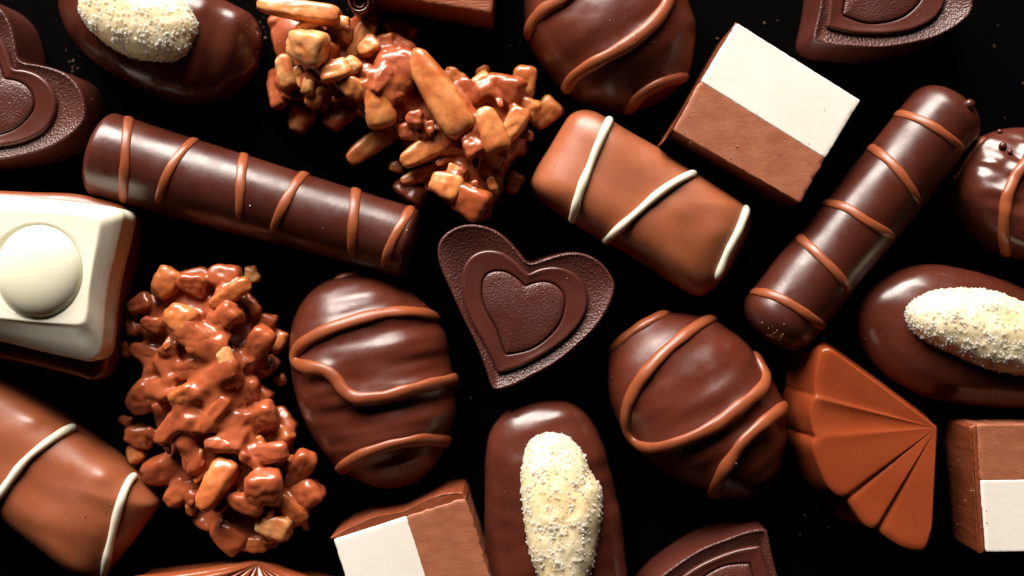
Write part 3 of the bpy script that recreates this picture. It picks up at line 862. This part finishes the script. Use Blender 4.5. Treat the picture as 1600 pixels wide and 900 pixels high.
    E += np.exp(-K * np.clip(core, -40, 60))
    Fd = -np.log(E) / K
    Fd = np.maximum(Fd, -(Z - 0.5)[None, None, :] + 0 * Fd)
    V, Fc = surface_nets(Fd, iso, lo, h)
    link('chocolate_coating', V, Fc.tolist(), COATED, t)
    # individual nut pieces, poking out of the coating
    for it in items:
        c, M, hd, kind, sd, grow = it
        P = ICO_V / (np.sum(np.abs(ICO_V) ** PW, 1) ** (1 / PW))[:, None]
        w = P * hd
        kk = 1 + .22 * P[:, :1]
        w = np.concatenate([w[:, :1], w[:, 1:] * kk], 1)
        nn = w / (np.linalg.norm(w, axis=1)[:, None] + 1e-9)
        bumpy = np.array([nz(a[0] / 11 + sd, a[1] / 11, a[2] / 11) * 2.4 + nz(a[0] / 5 + sd, a[1] / 5, a[2] / 5) * .8 for a in w])
        extra = {'c': -0.2, 'n': 1.0, 'p': 1.2}[kind]
        w = w + nn * (bumpy + extra)[:, None]
        V = w @ M.T + c
        link('nut_piece', V, ICO_F, {'c': COATED, 'n': nutmat, 'p': PALE}[kind], t)
    return t

def conv(fn, s, rows):
    out = []
    for row in rows:
        u, v, L, W, a, k = row[:6]; dz = row[6] if len(row) > 6 else 0
        (x, y), = fn([(u, v)])
        out.append((x, y, L / s * 1.04, W / s * 1.04, a, k, dz))
    return out
A_ = crop(170, 400, 4.5); B_ = crop(170, 580, 3.103)
P1 = conv(A_, 4.5, [
 (400,190,220,170,-60,'n',12),(220,340,190,130,-25,'c',6),(90,425,100,100,0,'n',0),(168,480,170,85,75,'c',4),(305,480,170,110,10,'c',6),
 (590,190,210,150,10,'c',6),(810,150,240,180,10,'c',12),(850,265,320,110,-30,'n',16),(1005,130,120,100,80,'p',8),(500,440,220,190,30,'n',4),
 (600,560,300,200,35,'c',6),(640,655,190,110,10,'c',8),(810,440,250,160,-40,'c',6),(910,390,160,75,80,'n',8),(1000,340,180,90,55,'c',0),
 (1090,460,190,120,15,'c',2),(815,700,180,105,70,'p',14),(1040,640,330,170,-55,'c',10),(1180,600,160,130,-70,'n',6),(150,650,110,130,80,'c',4),
 (420,660,150,75,-10,'c',2),(300,700,330,150,20,'c',-2),(400,770,150,80,40,'c',4),(620,770,290,130,-15,'c',2),(760,830,300,100,-10,'c',6),
 (1120,770,170,110,-40,'c',-8),(1200,870,80,80,0,'n',-10),(720,560,160,70,20,'c',8)]) + conv(B_, 3.103, [
 (170,130,180,150,-40,'c',6),(265,75,120,80,0,'c',0),(365,120,140,95,-20,'n',8),(480,95,100,90,45,'n',6),(540,45,200,75,-20,'c',4),
 (310,260,230,90,-50,'c',12),(510,210,210,75,-55,'c',6),(390,400,200,70,85,'c',6),(350,325,130,80,20,'c',0),(560,350,190,90,0,'c',2),
 (740,220,160,130,-20,'c',12),(150,310,140,110,10,'n',4),(130,400,90,80,60,'n',2),(85,240,80,50,20,'c',-4),(260,480,210,150,-10,'c',0),
 (520,550,270,120,-60,'n',16),(350,580,190,120,-45,'c',4),(540,645,80,60,-60,'p',-4),(750,560,180,165,0,'c',12),(665,640,180,95,10,'c',6),
 (880,660,190,95,45,'n',4),(960,590,140,150,60,'c',8),(920,480,220,110,-55,'c',12),(760,400,240,95,-10,'c',8),(840,300,130,80,50,'n',8),
 (850,240,150,90,60,'c',4),(800,755,170,110,10,'p',8),(700,840,150,75,-5,'n',2),(580,800,180,130,40,'c',2),(480,730,150,80,10,'c',-8),
 (640,90,180,120,0,'c',-4),(730,110,130,90,40,'c',-6)])
nut_cluster('lumpy upright cluster of milk-coated chopped nuts left of the hairpin dome', P1, [(306, 500), (322, 560), (318, 640), (370, 730), (395, 770)], 98, 3, nutmat=AMBER, iso=-2.3, PW=3.5, slivers=95)
G_ = crop(400, 0, 4.5); Hh = crop(600, 60, 3.103)
P2 = conv(G_, 4.5, [
 (300,75,570,125,8,'n',34),(360,330,280,220,20,'p',22),(370,170,180,75,-30,'n',14),(540,150,230,85,10,'n',14),(600,232,160,110,10,'n',10),
 (735,275,290,120,-60,'n',12),(750,150,240,110,-20,'c',-2),(218,500,230,130,72,'p',10),(150,650,250,120,72,'c',4),(372,575,170,80,98,'p',10),
 (420,650,210,140,-70,'n',0),(560,505,220,130,-20,'n',14),(680,450,110,80,50,'p',18),(660,600,230,130,30,'n',6),(320,830,200,160,-60,'n',-6),
 (580,810,230,170,-50,'c',-6),(790,330,150,120,-30,'n',8),(900,320,170,150,0,'c',10),(1000,340,230,160,40,'c',8),(890,560,220,95,-60,'c',14),
 (860,730,330,190,78,'n',4),(770,500,90,80,0,'c',8),(1010,210,240,130,35,'c',2),(960,430,200,180,0,'c',4),(480,330,200,120,30,'c',0),(960,620,200,150,80,'c',-2)]) + conv(Hh, 3.103, [
 (268,262,470,150,57,'n',20),(200,540,260,105,-30,'n',16),(130,450,130,90,0,'c',2),(150,390,85,80,0,'c',6),(230,645,310,70,-20,'n',-4),
 (520,445,220,120,70,'n',14),(470,220,110,80,-35,'n',6),(580,240,210,130,20,'c',6),(680,230,190,100,-85,'n',10),(695,330,120,85,30,'n',6),
 (780,365,160,110,-45,'n',0),(630,420,180,90,-60,'n',4),(430,520,110,100,60,'c',6),(300,715,150,120,20,'n',8),(455,825,120,80,10,'p',-10),
 (400,780,240,150,30,'c',-4),(625,700,100,80,-70,'n',-24),(345,185,110,65,40,'n',4),(400,260,150,110,60,'c',2),(50,160,190,190,0,'c',2),(62,622,60,50,0,'n',4),(690,470,50,45,0,'n',-4),
 (540,600,120,90,30,'c',-24)]) + [(583,222,104,34,-40,'n',6), (640,300,60,30,30,'c',-20)]
nut_cluster('lumpy cluster of chopped nuts with a big bare almond half, at the top edge', P2, [(478, 60), (500, 110), (590, 130), (680, 180), (770, 180), (745, 240), (735, 280)], 66, 5, zbase=98, zfall=44, nutmat=NUT, iso=-2.6, PW=4.2)

# ------------------------------------------------------------------ loose crumbs
def crumbs():
    deps = bpy.context.evaluated_depsgraph_get()
    r = np.random.default_rng(11); V, Fc = [], []
    cube = np.array([[a, b, c] for a in (-1, 1) for b in (-1, 1) for c in (-1, 1)], float) * .7
    cf = [(0, 1, 3, 2), (4, 6, 7, 5), (0, 4, 5, 1), (2, 3, 7, 6), (0, 2, 6, 4), (1, 5, 7, 3)]
    spots = [(r.uniform(0, 1600), r.uniform(0, 900), 1) for _ in range(150)]
    for cx, cy, sd, n in ((1000, 62, 26, 16), (1208, 520, 12, 26), (932, 590, 14, 14), (205, 340, 16, 8), (1520, 790, 16, 10), (420, 40, 18, 18), (110, 112, 16, 14), (1110, 240, 40, 14), (150, 420, 30, 8)):
        spots += [(cx + r.normal() * sd, cy + r.normal() * sd, 1) for _ in range(n)]
    for px, py, _ in spots:
        p = Vector(at(px, py, 0)) * S; o = CAMP * S
        ok, loc, nor, _, ob, _ = scene.ray_cast(deps, o, (p - o).normalized())
        if not ok or ob.name.startswith(('nut', 'sugar', 'almond', 'white_cap', 'round')): continue
        s = r.uniform(.5, 1.5); M = np.linalg.qr(r.normal(size=(3, 3)))[0]
        k = len(V); c = np.array(loc) / S + np.array(nor) * s * .3
        V.extend((c + (cube * [s, s * .8, s * r.uniform(.4, .9)]) @ M.T).tolist()); Fc.extend([tuple(k + i for i in f) for f in cf])
    o = link('chocolate_crumbs', V, Fc, CRUMB, None, smooth=False, kind='stuff')
    o['label'] = 'tiny pale brown crumbs scattered over the chocolates and the black backing'; o['category'] = 'crumbs'
CRUMB = simple('crumb', (0.30, 0.17, 0.11), 0.4)
bpy.context.view_layer.update()
crumbs()
